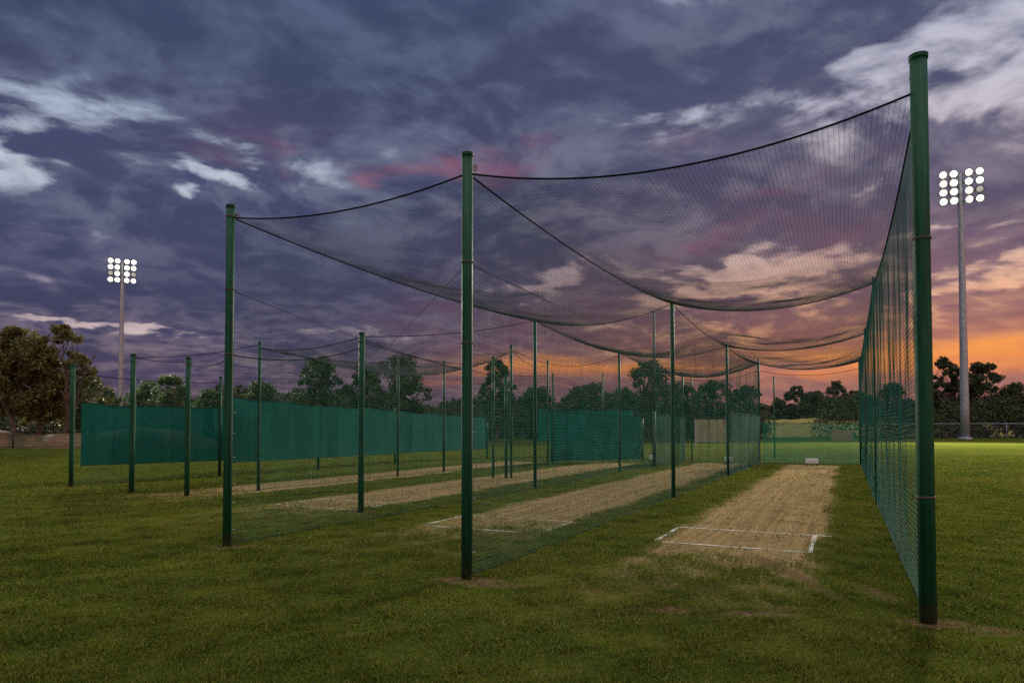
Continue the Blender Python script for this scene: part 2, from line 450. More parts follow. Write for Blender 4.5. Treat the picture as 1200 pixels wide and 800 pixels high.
P('C0', -3.84, .31, 4.56, .056, 'dark green front post at the left corner of the tall nets', rings=(4.4, 3.42, 2.55), netdir=nd(.7, 1))
P('A1', 4.1, 10.0, 4.75, .022, 'dark post inside the right side net, second along that net', hook=False)
P('A2', 4.1, 17.6, 4.7, .022, 'dark post inside the right side net, third along that net', hook=False)
P('A3', 4.1, 27.0, 4.7, .05, 'dark post at the far end of the right side net', hook=False)
P('B1', .01, 9.38, 4.46, .045, 'slim dark post standing second in the middle row beside the worn pitch', hook=False)
P('B2', .02, 17.24, 4.36, .042, 'slim dark post standing third in the middle row of the tall nets', hook=False)
P('B3', .03, 26.24, 4.7, .05, 'dark post at the far end of the middle row, joining the end net', hook=False)
P('C1', -3.72, 10.02, 4.43, .045, 'slim dark post second in the left row of the tall nets', hook=False)
P('C2', -3.72, 17.38, 4.34, .042, 'slim dark post third in the left row of the tall nets', hook=False)
P('C3', -3.5, 26.9, 4.3, .045, 'faint thin post at the far end of the second lane', hook=False)
P('T', .19, 31.68, 4.3, .04, 'thin far post behind the end net, left of the open end', hook=False)
g2 = 'green posts of the low nets'
P('a', -15.35, 5.21, 3.32, .06, 'short dark green post at the left end of the far green screen', group=g2, rings=(3.0,), hook=False)
P('b', -12.02, 4.64, 3.38, .062, 'short dark green post in front of the middle of the left green screen', group=g2, rings=(3.2,), hook=False)
P('c', -10.26, 4.79, 3.23, .058, 'short dark green post just left of the tall nets corner post', group=g2, rings=(3.05,), hook=False)
P('d', -15.07, 9.85, 3.3, .05, 'thin post at the right end of the left green screen', group=g2, hook=False)
P('e', -9.79, 6.5, 3.76, .04, 'thin post in front of the long green screen, first right of the corner post', group=g2, hook=False)
P('f', -4.63, 4.08, 3.37, .055, 'sturdy dark green post standing by the crease of the third pitch', group=g2, rings=(3.2, 2.3), hook=False)
P('g', -9.78, 12.44, 3.95, .04, 'faint thin post before the long green screen, in line with the big round tree', group=g2, hook=False)
P('h', -9.61, 15.04, 4.05, .045, 'thin post before the right part of the long green screen', group=g2, hook=False)
P('i', -6.58, 13.13, 3.87, .04, 'left one of three thin posts clustered past the middle front post', group=g2, hook=False)
P('j', -6.21, 13.31, 3.27, .045, 'shortest of three thin posts clustered past the middle front post', group=g2, hook=False)
P('k', -6.06, 13.38, 4.24, .042, 'tallest of three thin posts clustered past the middle front post', group=g2, hook=False)
P('l', -8.65, 22.42, 4.7, .045, 'taller of the two far posts at the left edge of the far screen', group=g2, hook=False)
P('m', -8.44, 22.52, 4.08, .045, 'shorter of the two far posts at the left edge of the far screen', group=g2, hook=False)
P('n', -7.19, 25.93, 4.3, .035, 'faint thin post standing behind the far green screen', group=g2, hook=False)
P('o', -5.46, 26.78, 2.1, .05, 'short stub post at the right end of the far green screen', group=g2, hook=False)
P('p', -14.23, 27.0, 2.2, .05, 'short stub post at the right end of the long green screen', group=g2, hook=False)
P('q', -14.45, 13.86, 2.5, .05, 'short leg showing under the middle of the long green screen', group=g2, hook=False)
P('r', -14.45, 18.76, 2.5, .05, 'short leg showing under the right part of the long green screen', group=g2, hook=False)
P('s', -3.1, 26.95, 4.1, .035, 'faint post in the end net of the second lane', group=g1, hook=False)
x, y = W(-3.58, 21.76)
mast = empty('slim_mast', (x, y, 0)); tag(mast, 'slim pale grey green pole, taller than the posts around it', 'pole')
Tubes().tube([(0, 0, -.1), (0, 0, 2.3)], .065, 14).tube([(0, 0, 2.29), (0, 0, 6.4)], .05, 14).build('pole', M['mast_green'], mast)
Tubes().tube([(0, 0, 6.4), (0, 0, 6.42)], .056, 14).build('pole_cap', M['mast_green'], mast)
POST['M'] = (x, y, 6.4)

# ------------------------------------------------------------------ nets
def catenary(p, q, sag, m=24):
    t = np.linspace(0, 1, m)[:, None]
    P_ = np.array(p)[None]*(1-t)+np.array(q)[None]*t
    P_[:, 2] -= (4*sag*t*(1-t))[:, 0]
    return P_
def top(key, z=None, off=(0, 0)):
    x, y, h = POST[key]
    return np.array([x+off[0], y+off[1], h-.2 if z is None else z])
def chain_of(keys, zs, sags):
    """a cable over several posts: list of points"""
    out = []
    for i in range(len(keys)-1):
        c = catenary(top(keys[i], zs[i]), top(keys[i+1], zs[i+1]), sags[i])
        out.append(c if i == 0 else c[1:])
    return np.concatenate(out)
def resample(P_, s):
    d = np.concatenate([[0], np.cumsum(np.linalg.norm(np.diff(P_, axis=0), axis=1))])
    return np.stack([np.interp(s*d[-1], d, P_[:, k]) for k in range(3)], 1), d[-1]
def wall_net(name, cable, label, cell, rad, seed, bulge, mat, rope=.011, cv=None, rv=None, zbot=.03, off=.0, group='side nets hung between the post rows', hem=True):
    """net hung from a cable down to the ground: every strand is a thin tube"""
    root = empty(name, tuple(cable[0]*[1, 1, 0])); tag(root, label, 'net', group)
    base = np.array(cable[0]*[1, 1, 0])
    _, L = resample(cable, np.array([0., 1.]))
    H_ = cable[0][2]
    nv, nh = int(L/(cv or cell)), int(H_/cell)
    d = cable[-1]-cable[0]; nrm = np.array([d[1], -d[0], 0]); nrm /= np.linalg.norm(nrm)
    al = np.array([d[0], d[1], 0]); al /= np.linalg.norm(al)
    def surf(s, t):                      # s along 0..1, t up 0..1 (arrays, same shape)
        sh = s.shape; C, _ = resample(cable, s.ravel()); C = C.reshape(sh+(3,))
        zb = zbot+.012*smooth_noise(s*L*1.3, s*0, seed+5)
        z = zb+(C[..., 2]-zb)*t
        b = bulge*(smooth_noise(s*L*.9, t*2.2, seed)*.8+.5*smooth_noise(s*L*2.3, t*4., seed+1))*np.sin(np.pi*np.clip(t, .03, .97))
        jx = cell*.12*smooth_noise(s*L*1.1, t*5., seed+2)
        jz = cell*.45*smooth_noise(s*L*.8, t*3., seed+3)
        Pn = C*[1, 1, 0]+nrm*(b+off)[..., None]+al*jx[..., None]
        Pn[..., 2] = z+jz*np.sin(np.pi*t)
        return Pn-base
    t = Tubes()
    sv, tv = np.meshgrid(np.linspace(0, 1, nv+1), np.linspace(0, 1, 26), indexing='ij')
    t.strands(surf(sv, tv), rv or rad)
    th, sh_ = np.meshgrid(np.linspace(0, 1, nh+1), np.linspace(0, 1, max(24, int(L*5))), indexing='ij')
    t.strands(surf(sh_, th), rad)
    t.build('netting', mat, root)
    if rope: Tubes().tube(cable-base, rope, 7).build('head_rope', M['rope'], root)
    if hem:
        s = np.linspace(0, 1, max(30, int(L*4)))
        Tubes().tube(surf(s, s*0), .007, 6).build('foot_rope', M['hem'], root)
    return root
def roof_net(e0, e1, l0, l1, label, cell, rad, seed, belly, mat):
    """e0 near cable and e1 far cable run left to right, l0 left and l1 right run near to far: a Coons patch with a belly"""
    root = empty('roof_net', tuple(e0[0])); tag(root, label, 'net', 'roof nets over the lanes')
    base = np.array(e0[0])
    _, Lu = resample(e0, np.array([0., 1.])); _, Lv = resample(l0, np.array([0., 1.]))
    nu, nv = int(Lu/cell), int(Lv/cell)
    def surf(a, b):
        sh = a.shape; A_ = a.ravel(); B_ = b.ravel()
        c0 = resample(e0, A_)[0]; c1 = resample(e1, A_)[0]; d0 = resample(l0, B_)[0]; d1 = resample(l1, B_)[0]
        a_, b_ = A_[:, None], B_[:, None]
        Pn = (1-b_)*c0+b_*c1+(1-a_)*d0+a_*d1-((1-a_)*(1-b_)*e0[0]+a_*(1-b_)*e0[-1]+(1-a_)*b_*e1[0]+a_*b_*e1[-1])
        ed = np.sin(np.pi*A_)*np.sin(np.pi*B_)
        Pn[:, 2] -= belly*ed+.06*smooth_noise(A_*Lu*.9, B_*Lv*.9, seed)*ed+.012*smooth_noise(A_*Lu*2.2, B_*Lv*2.2, seed+1)*ed
        Pn[:, 0] += cell*.5*smooth_noise(A_*Lu, B_*Lv, seed+2)*ed; Pn[:, 1] += cell*.5*smooth_noise(A_*Lu, B_*Lv, seed+3)*ed
        return Pn.reshape(sh+(3,))-base
    t = Tubes()
    a, b = np.meshgrid(np.linspace(0, 1, nu+1), np.linspace(0, 1, int(Lv*4)), indexing='ij'); t.strands(surf(a, b), rad)
    b, a = np.meshgrid(np.linspace(0, 1, nv+1), np.linspace(0, 1, int(Lu*5)), indexing='ij'); t.strands(surf(a, b), rad)
    t.build('netting', mat, root)
    return root, base
CELL = .044; RAD = .0016
zA = [4.33, 4.62, 4.5, 4.5]; zB = [4.25, 4.42, 4.3, 4.5]; zC = [4.4, 4.38, 4.28, 4.1]
cabA = chain_of(['A0', 'A1', 'A2', 'A3'], zA, [.22, .12, .12])
cabB = chain_of(['B0', 'B1', 'B2', 'B3'], zB, [.16, .12, .12])
cabC = chain_of(['C0', 'C1', 'C2', 'C3'], zC, [.16, .12, .12])
wall_net('side_net', cabA, 'tall green side net on the right, seen almost edge on', CELL*1.15, RAD*1.7, 11, .03, M['twine'], cv=.05, rv=.0013)
wall_net('side_net', cabB, 'tall side net between the two tall lanes, behind the middle front post', CELL, RAD, 21, .04, M['twine'])
wall_net('side_net', cabC, 'tall side net on the left of the tall lanes, behind the left corner post', CELL, RAD, 31, .04, M['twine'])
def seg(cab, i): return cab[i*23:i*23+24]
cross = {}
for i, (sag1, sag2) in enumerate([(.30, .17), (.34, .28), (.30, .26), (.30, .26)]):
    ka, kb, kc = f'A{i}', f'B{i}', f'C{i}'
    cross[('BA', i)] = catenary(top(kb, zB[i]), top(ka, zA[i]), sag1)
    cross[('CB', i)] = catenary(top(kc, zC[i]), top(kb, zB[i]), sag2)
names = ['nearest', 'second', 'farthest']
for i in range(3):
    for lane, l0, l1, w in (('BA', cabB, cabA, 'right'), ('CB', cabC, cabB, 'left')):
        e0, e1 = cross[(lane, i)], cross[(lane, i+1)]
        root, base = roof_net(e0, e1, seg(l0, i), seg(l1, i), f'{names[i]} sagging dark roof net over the {w} tall lane', CELL, RAD*.98, 50+i*7+(3 if w == 'left' else 0), .03 if i == 0 else .06, M['roof_twine'])
        Tubes().tube(e0-base, .010 if i == 0 else .009, 7).build('edge_rope', M['rope'], root)
        if i == 2: Tubes().tube(e1-base, .012, 7).build('edge_rope', M['rope'], root)
# end nets
def one(k0, z0, k1, z1, sag=.1, m=24): return catenary(top(k0, z0), top(k1, z1), sag, m)
wall_net('end_net', one('B3', 4.2, 'A3', 4.2, .25), 'green end net closing the right tall lane far away', CELL, RAD*.9, 41, .03, M['twine'], group='end nets')
wall_net('end_net', one('C3', 4.0, 'B3', 4.2, .25), 'green end net closing the left tall lane far away', CELL, RAD*.9, 42, .03, M['twine'], group='end nets')
# low nets to the left
wall_net('side_net', chain_of(['a', 'd'], [3.1, 3.1], [.1]), 'low net under and above the left green screen', .05, RAD, 61, .03, M['twine'], group='low nets')
wall_net('side_net', chain_of(['e', 'g', 'h', 'l'], [3.6, 3.8, 3.9, 4.], [.15, .1, .15]), 'thin low net in front of the long green screen', .055, RAD, 62, .03, M['twine'], group='low nets')
e0 = one('e', 3.62, 'f', 3.3, .14); e1 = one('h', 3.9, 'k', 4.05, .25); 
root, base = roof_net(e0, e1, one('e', 3.62, 'h', 3.9, .2), one('f', 3.3, 'k', 4.05, .2), 'thin roof net strung over the third pitch between low posts', .06, RAD*.9, 91, .25, M['roof_twine'])
Tubes().tube(e0-base, .009, 6).build('edge_rope', M['rope'], root); Tubes().tube(e1-base, .009, 6).build('edge_rope', M['rope'], root)
# loose support ropes
def rope(p, q, sag, label, r=.009, mat='rope'):
    c = catenary(p, q, sag, 30); o = Tubes().tube(c-c[0], r, 6).build('support_rope', M[mat])
    o.location = c[0]; tag(o, label, 'rope', 'loose support ropes')
rope(top('b', 3.3), top('e', 3.7), .1, 'dark rope rising from the left screen post behind the corner post')
rope(top('b', 3.3), top('c', 3.12), .04, 'short dark rope between the two short posts left of the corner post')
rope(top('c', 3.12), top('C0', 2.5), .1, 'dark rope from a short post to the left corner post')
rope(top('C0', 2.55), top('f', 3.1), .15, 'dark rope from the left corner post low across to the sturdy post')
rope(top('f', 3.3), top('C1', 4.4), .12, 'dark rope rising from the sturdy post to the tall left row')
rope(top('f', 3.2), top('i', 3.7), .2, 'dark rope from the sturdy post back to the clustered thin posts')
rope(top('f', 3.25), top('j', 3.2), .1, 'lower dark rope from the sturdy post to the shortest clustered post')
rope(top('C0', 3.42), top('h', 3.95), .1, 'thin brown guy rope slanting down from the left corner post', .005, 'guy')
rope(top('B0', 3.3), top('M', 5.2), .12, 'thin brown guy rope from the middle front post toward the slim pole', .005, 'guy')
rope(top('B0', 3.3), top('f', 2.6), .02, 'thin stay slanting down left from the middle front post', .003, 'guy')
rope(top('h', 3.95), top('g', 3.85), .06, 'faint dark rope between two thin posts before the long screen')
rope(top('k', 4.1), top('C2', 4.2), .45, 'dark rope from the clustered posts to the left row of tall posts')
rope(top('k', 4.1), top('l', 4.5), .3, 'faint dark rope from the clustered posts to the far screen')
rope(top('j', 3.2), top('k', 4.1), .02, 'short slanting stay joining two of the clustered posts', .007)

# ------------------------------------------------------------------ shade cloth screens
def screen(p, q, z0a, z1a, z0b, z1b, label, mat, seed, amp=.05, group='green shade cloth screens'):
    """cloth panel from ground point p to q, with folds, a hem and ties; real thickness"""
    p = np.array(p+(0,)); q = np.array(q+(0,)); L = np.linalg.norm(q-p)
    d = (q-p)/L; nr = np.array([-d[1], d[0], 0])
    o = empty('shade_screen', tuple(p), math.atan2(d[1], d[0])); tag(o, label, 'screen', group)
    ns, nt_ = max(12, int(L*5)), 10
    s, t = np.meshgrid(np.linspace(0, 1, ns), np.linspace(0, 1, nt_), indexing='ij')
    bot = z0a+(z0b-z0a)*s; up = z1a+(z1b-z1a)*s-.05*np.abs(np.sin(s*L*math.pi/2.4))**2+.02*smooth_noise(s*L, s*0, seed+4)
    z = bot+(up-bot)*t
    off = amp*(smooth_noise(s*L*1.4, t*.6, seed)+.5*smooth_noise(s*L*4, t*.8, seed+2))*(1-t*.75)
    V = np.stack([s*L, off, z], -1)
    V2 = V+np.array([0, .004, 0]); n = ns*nt_
    i = np.arange(n).reshape(ns, nt_)
    F = np.stack([i[:-1, :-1], i[1:, :-1], i[1:, 1:], i[:-1, 1:]], -1).reshape(-1, 4)
    Tubes().quads(V.reshape(-1, 3), F).build('cloth', mat, o)
    Tubes().tube(V[:, -1]+[0, 0, .006], .012, 6).build('top_hem', M['hem'], o)
    for d_ in np.arange(.1, L-.05, .9):
        j = min(ns-1, int(d_/L*(ns-1))); q_ = V[j, -1]
        t_ = Tubes().tube([q_+[0, -.02, -.05], q_+[0, -.025, .04], q_+[0, .02, .05], q_+[0, .02, -.05]], .006, 5)
        t_.build('tie', M['rope'], o)
    Tubes().tube(V[:, 0]-[0, 0, .006], .009, 6).build('bottom_hem', M['hem'], o)
    return o
screen(W(-15.42, 5.5), W(-15.1, 11.2), .56, 2.27, .52, 2.27, 'dark green screen at the far left behind the short posts', M['screen'], 1, .03)
screen(W(-14.18, 9.6), W(-14.25, 27.0), .5, 2.55, .5, 2.2, 'long green screen running behind the low nets', M['screen'], 2, .04)
screen(W(-8.5, 22.4), W(-5.5, 26.7), .12, 2.4, .12, 2.15, 'short far green screen with a straight right edge', M['screen'], 3, .06)
screen(W(-12.5, 30.), W(-8.0, 34.), .9, 2.7, .9, 2.7, 'far dull green screen behind the thin posts', M['screen'], 4, .04)
screen(W(-3.66, 21.6), W(-3.4, 27.), .05, 2.2, .05, 2.15, 'sheer green screen on the far left side of the left tall lane', M['screen_thin'], 5, .06)
screen(W(.06, 17.5), W(.08, 26.2), .05, 2.15, .05, 2.15, 'sheer green screen along the far end of the middle row', M['screen_thin'], 6, .06)
screen(W(.12, 26.5), W(4.05, 27.05), .05, 1.86, .05, 1.86, 'sheer green screen across the end of the right tall lane', M['screen_thin'], 7, .04)

# ------------------------------------------------------------------ small things at the far end
def white_box(x, y, w, label):
    o = empty('marker_box', (x, y, 0), -TH); tag(o, label, 'box', 'small white boxes behind the pitches')
    me = bpy.data.meshes.new('box'); bm = bmesh.new(); bmesh.ops.create_cube(bm, size=1.)
    for v in bm.verts: v.co = Vector((v.co.x*w, v.co.y*.25, .19+v.co.z*.2))
    bmesh.ops.bevel(bm, geom=bm.edges[:], offset=.02, segments=2, affect='EDGES'); bm.to_mesh(me); bm.free()
    link('body', me, M['white'], o)
    for s in (-1, 1): Tubes().tube([(s*w*.35, 0, 0), (s*w*.35, 0, .1)], .02, 8).build('leg', M['dark_metal'], o)
x, y = W(2.2, 25.9); white_box(x, y, .5, 'small white box at the end of the right pitch')
x, y = W(-1.3, 26.2); white_box(x, y, .35, 'small white box at the end of the left tall pitch')
x, y = W(-5.1, 26.9); white_box(x, y, .14, 'tiny white box beside the far green screen')
def board(px0, px1, D, z0, z1, mat, label, name, legs):
    x0, x1 = (px0-600)/800*D, (px1-600)/800*D
    o = empty(name, ((x0+x1)/2, D, 0)); tag(o, label, 'board')
    w = (x1-x0)/2
    Tubes().box((-w, -.05, z0), (w, .05, z1)).build('panel', mat, o, True)
    t = Tubes()
    for s in (-1, 1): t.box((s*w-.08, -.09, 0 if legs else z0), (s*w+.08, .09, z1+.05))
    t.box((-w+.09, -.07, z0-.1), (w-.09, .07, z0-.004)); t.build('frame', M['galv'] if legs else mat, o, True)
board(815, 851, 62., .55, 2.45, M['beige'], 'wide beige sight screen board standing far off on the field', 'sight_screen', True)
board(975, 998, 80., .35, 1.45, M['brick'], 'low dusty pink board far off behind the end screen', 'field_board', False)

# ------------------------------------------------------------------ floodlights
def floodlight(x, y, hgt, aim, label, rb, rt, head_w, head_h, dead, tiltdeg):
    o = empty('floodlight_mast', (x, y, 0), aim); tag(o, label, 'floodlight', 'floodlight masts')
    z = np.linspace(0, hgt, 9)
    Tubes().strands(np.stack([z*0, z*0, z], 1)[None], np.linspace(rb, rt, 9)[None], 14, True).build('pole', M['galv'], o)
    Tubes().tube([(0, 0, 0), (0, 0, .35)], rb*1.5, 14).build('base_flange', M['galv'], o)
    t = Tubes(); rows = 4; cols = [-1.5, -.62, .62, 1.5]
    for r_ in range(rows):
        zz = hgt-head_h*(r_/(rows-1)); t.box((-head_w*.55, -.12, zz-.09), (head_w*.55, .12, zz+.09))
    for s in (-1, 1): t.box((s*head_w*.3-.08, -.11, hgt-head_h-.3), (s*head_w*.3+.08, .11, hgt+.3))
    t.build('lamp_frame', M['galv'], o, True)
    a = np.linspace(0, 2*math.pi, 17)[:-1]
    rl = head_h/(rows-1)*.42
    for r_ in range(rows):
        for c, cx in enumerate(cols):
            zz = hgt-head_h*(r_/(rows-1)); xx = cx/1.5*head_w*.5
            T = Matrix.Translation((xx, -.5, zz)) @ Matrix.Rotation(R(tiltdeg), 4, 'X') @ Matrix.Rotation(R(random.uniform(-9, 9)), 4, 'Z')
            hs = Tubes().tube([(0, .45, 0), (0, .3, 0), (0, 0, 0), (0, -.12, 0)], [rl*.25, rl*.7, rl*1.02, rl*1.1], 16)
            hs.V = [np.array([T @ Vector(v) for v in vv]) for vv in hs.V]
            lo = hs.build('lamp_housing', M['dark_metal'], o)
            ln = Tubes().tube([(0, -.12, 0), (0, -.16, 0)], [rl*.80, rl*.6], 16)
            rf = Tubes().tube([(0, -.06, 0), (0, -.128, 0)], [rl*.79, rl*random.uniform(.95, 1.03)], 16, False)
            rf.V = [np.array([T @ Vector(v) for v in vv]) for vv in rf.V]
            rf.build('reflector', M['lens_off'] if (r_, c) in dead else M['reflector'], lo)
            ln.V = [np.array([T @ Vector(v) for v in vv]) for vv in ln.V]
            ln.build('lamp_lens', M['lens_off'] if (r_, c) in dead else M['lens'], lo)
    return o
def lens_mat(name, e):
    m, nt, b = new_mat(name)
    b.inputs['Base Color'].default_value = (.5, .5, .48, 1); b.inputs['Roughness'].default_value = .2
    b.inputs['Emission Color'].default_value = (1., .95, .80, 1); b.inputs['Emission Strength'].default_value = e
    return m
M['reflector'] = lens_mat('lit_reflector', 1.1); M['lens'] = lens_mat('lit_lamp_glass', 16.); M['lens_off'] = lens_mat('dim_lamp_glass', .25)
RM = (68.0, 102.5); LM = (-89.0, 155.0)
floodlight(RM[0], RM[1], 40.2, math.atan2(-RM[0]*.6, RM[1])*1.0, 'tall lit floodlight mast on the right by the boundary fence', .62, .34, 4.7, 4.1, {(2, 3)}, 14)
floodlight(LM[0], LM[1], 39.8, math.atan2(-LM[0], LM[1])*.8, 'tall lit floodlight mast on the left behind the green screen', .62, .36, 4.6, 4.3, {(2, 0), (2, 3)}, 14)
def spot(name, loc, target, power, size, blend, col):
    L = bpy.data.lights.new(name, 'SPOT'); L.energy = power; L.spot_size = R(size); L.spot_blend = blend
    L.shadow_soft_size = 3.; L.specular_factor = .35; L.color = col
    o = bpy.data.objects.new(name, L); COL.objects.link(o); o.location = loc
    o.rotation_euler = (Vector(target)-Vector(loc)).to_track_quat('-Z', 'Y').to_euler()
spot('floodlight_beam', (RM[0]-.8, RM[1]-2.2, 38.), (38., 56., 0), 960000, 58, .95, (1., .93, .76))
spot('floodlight_beam', (LM[0]+.8, LM[1]-2.2, 38.), (-36., 52., 0), 860000, 44, .95, (1., .93, .78))

# ------------------------------------------------------------------ fences
def fence(p, q, h, step, label, mesh=True):
    rail = 'galv' if mesh else 'dark_metal'
    p = np.array(p+(0.,)); q = np.array(q+(0.,)); L = np.linalg.norm(q-p); d = (q-p)/L
    o = empty('boundary_fence', tuple(p), math.atan2(d[1], d[0])); tag(o, label, 'fence')
    n = int(L/step)
    for i in range(n+1):
        Tubes().tube([(i*step, 0, 0), (i*step, 0, h+.05)], .06, 8).build('fence_post', M['dark_metal'] if i % 2 else M[rail], o)
    Tubes().tube([(0, 0, h), (n*step, 0, h)], .045 if mesh else .02, 8).build('top_rail', M[rail], o)
    Tubes().tube([(0, 0, .12), (n*step, 0, .12)], .03, 6).build('bottom_rail', M['dark_metal'], o)
    if mesh:
        t = Tubes(); c = .24; k = int(n*step/c)
        s = np.arange(-int(h/c), k)*c
        for sg in (1, -1):
            x0 = s if sg > 0 else s+h
            a = np.stack([x0, x0*0+.03*sg*0, x0*0+.1], 1); b = np.stack([x0+sg*(h-.1), x0*0, x0*0+h], 1)
            keep = (np.minimum(a[:, 0], b[:, 0]) >= 0) & (np.maximum(a[:, 0], b[:, 0]) <= n*step)
            t.strands(np.stack([a[keep], b[keep]], 1), .008)
        t.build('chain_link', M['chain'], o)
fence((60., 112.), (140., 108.), 2.5, 3.4, 'grey chain link boundary fence with top rail on the right')
fence((-66., 54.), (-28., 57.), 1.45, 8.4, 'thin dark wire fence in front of the earth bank on the left', False)

# ------------------------------------------------------------------ banks
def mound(name, cx, cy, rx, ry, h, mat, seed, rot=0., rough=.12):
    n = 48; a, b = np.meshgrid(np.linspace(-1, 1, n), np.linspace(-1, 1, 24), indexing='ij')
    prof = np.clip(1-np.abs(a)**8, 0, 1)*np.clip(1-b**2, 0, 1)**.8
    X, Y = a*rx, b*ry
    Z = h*prof*(1+rough*smooth_noise(a*rx*.2, b*ry*.4, seed)+rough*.5*smooth_noise(a*rx*1.1, b*ry*1.3, seed+1))-.05
    V = np.stack([cx+X*math.cos(rot)-Y*math.sin(rot), cy+X*math.sin(rot)+Y*math.cos(rot), Z], -1)
    i = np.arange(n*24).reshape(n, 24)
    F = np.stack([i[:-1, :-1], i[1:, :-1], i[1:, 1:], i[:-1, 1:]], -1).reshape(-1, 4)
    return structure(link(name, mesh_np(name, V.reshape(-1, 3), [F]), mat))
def earth_mat(name, a, b_, c_):
    m, nt, b = new_mat(name); n = N(nt); p = n.node('ShaderNodeNewGeometry').outputs['Position']
    f = n.noise(p, 1.4, 6, .65); g = n.noise(p, .4, 4, .6)
    c = n.mix(n.step(f, .3, .7), a+(1,), b_+(1,)); c = n.mix(n.step(g, .5, .65), c, c_+(1,))
    nt.links.new(c, b.inputs['Base Color']); b.inputs['Roughness'].default_value = .95
    bp = n.node('ShaderNodeBump'); bp.inputs['Strength'].default_value = .7; bp.inputs['Distance'].default_value = .2
    nt.links.new(f, bp.inputs['Height']); nt.links.new(bp.outputs[0], b.inputs['Normal'])
    return m
M['earth'] = earth_mat('dry_earth', (.095, .044, .018), (.165, .088, .040), (.055, .044, .014))
M['meadow'] = earth_mat('dry_meadow', (.22, .16, .03), (.32, .23, .05), (.14, .12, .03))
mound('earth_bank', -52., 61., 26., 5.5, 1.5, M['earth'], 5, .06, .3)
mound('grass_bank', 62., 152., 34., 12., 3.5, M['meadow'], 6, -.1)
mound('grass_bank', 150., 150., 55., 12., 3.2, M['meadow'], 8, -.1)

# ------------------------------------------------------------------ trees
def tree_meshes(seed, h, w, cb, leaf, nl, style):
    """trunk with limbs, and a crown of many small leaf clumps; h height, w crown width, cb crown base height"""
    g = np.random.default_rng(seed); tr = Tubes(); tips = []
    r0 = .028*h
    def limb(p, d, L, r, lev):
        m = 6; pts = [np.array(p)]; dd = np.array(d, float)
        for _ in range(m-1):
            dd = dd+g.normal(0, .16, 3)+[0, 0, .05]; dd /= np.linalg.norm(dd); pts.append(pts[-1]+dd*L/(m-1))
        pts = np.array(pts); pts[:, 2] = np.minimum(pts[:, 2], h*.9)+.0; tr.strands(pts[None], np.linspace(r, r*.4, m)[None], 7 if lev < 2 else 5)
        if lev >= 3 or r < .02: tips.append(pts[-1]); tips.append(pts[-2]); return
        k = g.integers(3, 5) if lev else g.integers(5, 8)
        for j in range(k):
            f = g.uniform(.35, 1.) if lev else g.uniform(.45, 1.)
            q = pts[min(m-1, int(f*(m-1)))]; az = g.uniform(0, 6.28)
            sp = g.uniform(.5, 1.1) if style != 'open' else g.uniform(.35, .9)
            e = np.array([math.cos(az)*sp, math.sin(az)*sp, g.uniform(.25, .9)]); e = e*.75+dd*.45; e /= np.linalg.norm(e)
            limb(q, e, L*g.uniform(.5, .75), r*.5, lev+1)
        tips.append(pts[-1])
    limb((0, 0, -.1), (g.normal(0, .05), g.normal(0, .05), 1), cb+(h-cb)*.3, r0, 0)
    tips = np.array(tips)
    # fit the skeleton tips into the crown ellipsoid box
    lo, hi = cb, h
    zt = tips[:, 2]
    # leaf clumps at tips plus fill, each carried by its own twig
    nb = {'round': 110, 'open': 50, 'bush': 70}[style]
    sel = tips[g.integers(0, len(tips), nb)]
    ctr = np.stack([np.clip(sel[:, 0], -w/2, w/2), np.clip(sel[:, 1], -w/2, w/2), np.clip(sel[:, 2], cb, h*.97)], 1)
    ang = g.uniform(0, 6.28, nb); rr = np.sqrt(g.random(nb)); zz = g.random(nb)
    prof = np.sin(np.pi*np.clip(zz*.72+.22, 0, 1))**.8 if style != 'bush' else np.sqrt(np.clip(1-zz**2, .05, 1))
    ext = np.stack([np.cos(ang)*rr*w/2*prof, np.sin(ang)*rr*w/2*prof, cb+(h-cb)*zz*.96], 1)
    ctr = np.concatenate([ctr[:int(nb*.4)], ext])
    for q in ext:
        d_ = np.linalg.norm(tips-q, axis=1); p_ = tips[np.argmin(d_)]
        mid_ = (p_+q)/2+g.normal(0, .06*w, 3)*[1, 1, .5]
        tr.strands(np.array([p_, (p_*.6+mid_*.4), mid_, q])[None], np.array([[.012, .010, .008, .004]])*h*.55, 5)
    rad = g.uniform(.06, .125, len(ctr))*w*(1.0 if style != 'open' else .9)
    idx = g.integers(0, len(ctr), nl)
    v = g.normal(0, 1, (nl, 3)); v /= np.linalg.norm(v, axis=1, keepdims=True)
    rr = g.random(nl)**.45
    c = ctr[idx]+v*(rad[idx]*rr)[:, None]*[1.1, 1.1, .85]
    c[:, 2] = np.maximum(c[:, 2], .15)
    s = leaf*g.uniform(.55, 1.25, nl)
    a = g.normal(0, 1, (nl, 3)); a /= np.linalg.norm(a, axis=1, keepdims=True)
    b = np.cross(a, g.normal(0, 1, (nl, 3))); b /= np.linalg.norm(b, axis=1, keepdims=True)
    A_, B_ = a*s[:, None], b*(s*.55)[:, None]
    V = np.stack([c-A_, c+B_, c+A_*1.1, c-B_], 1).reshape(-1, 3)
    F = np.arange(nl*4).reshape(-1, 4)
    cm = mesh_np('crown', V, [F]); cm.polygons.foreach_set('use_smooth', np.zeros(nl, bool))
    return tr.mesh('trunk'), cm
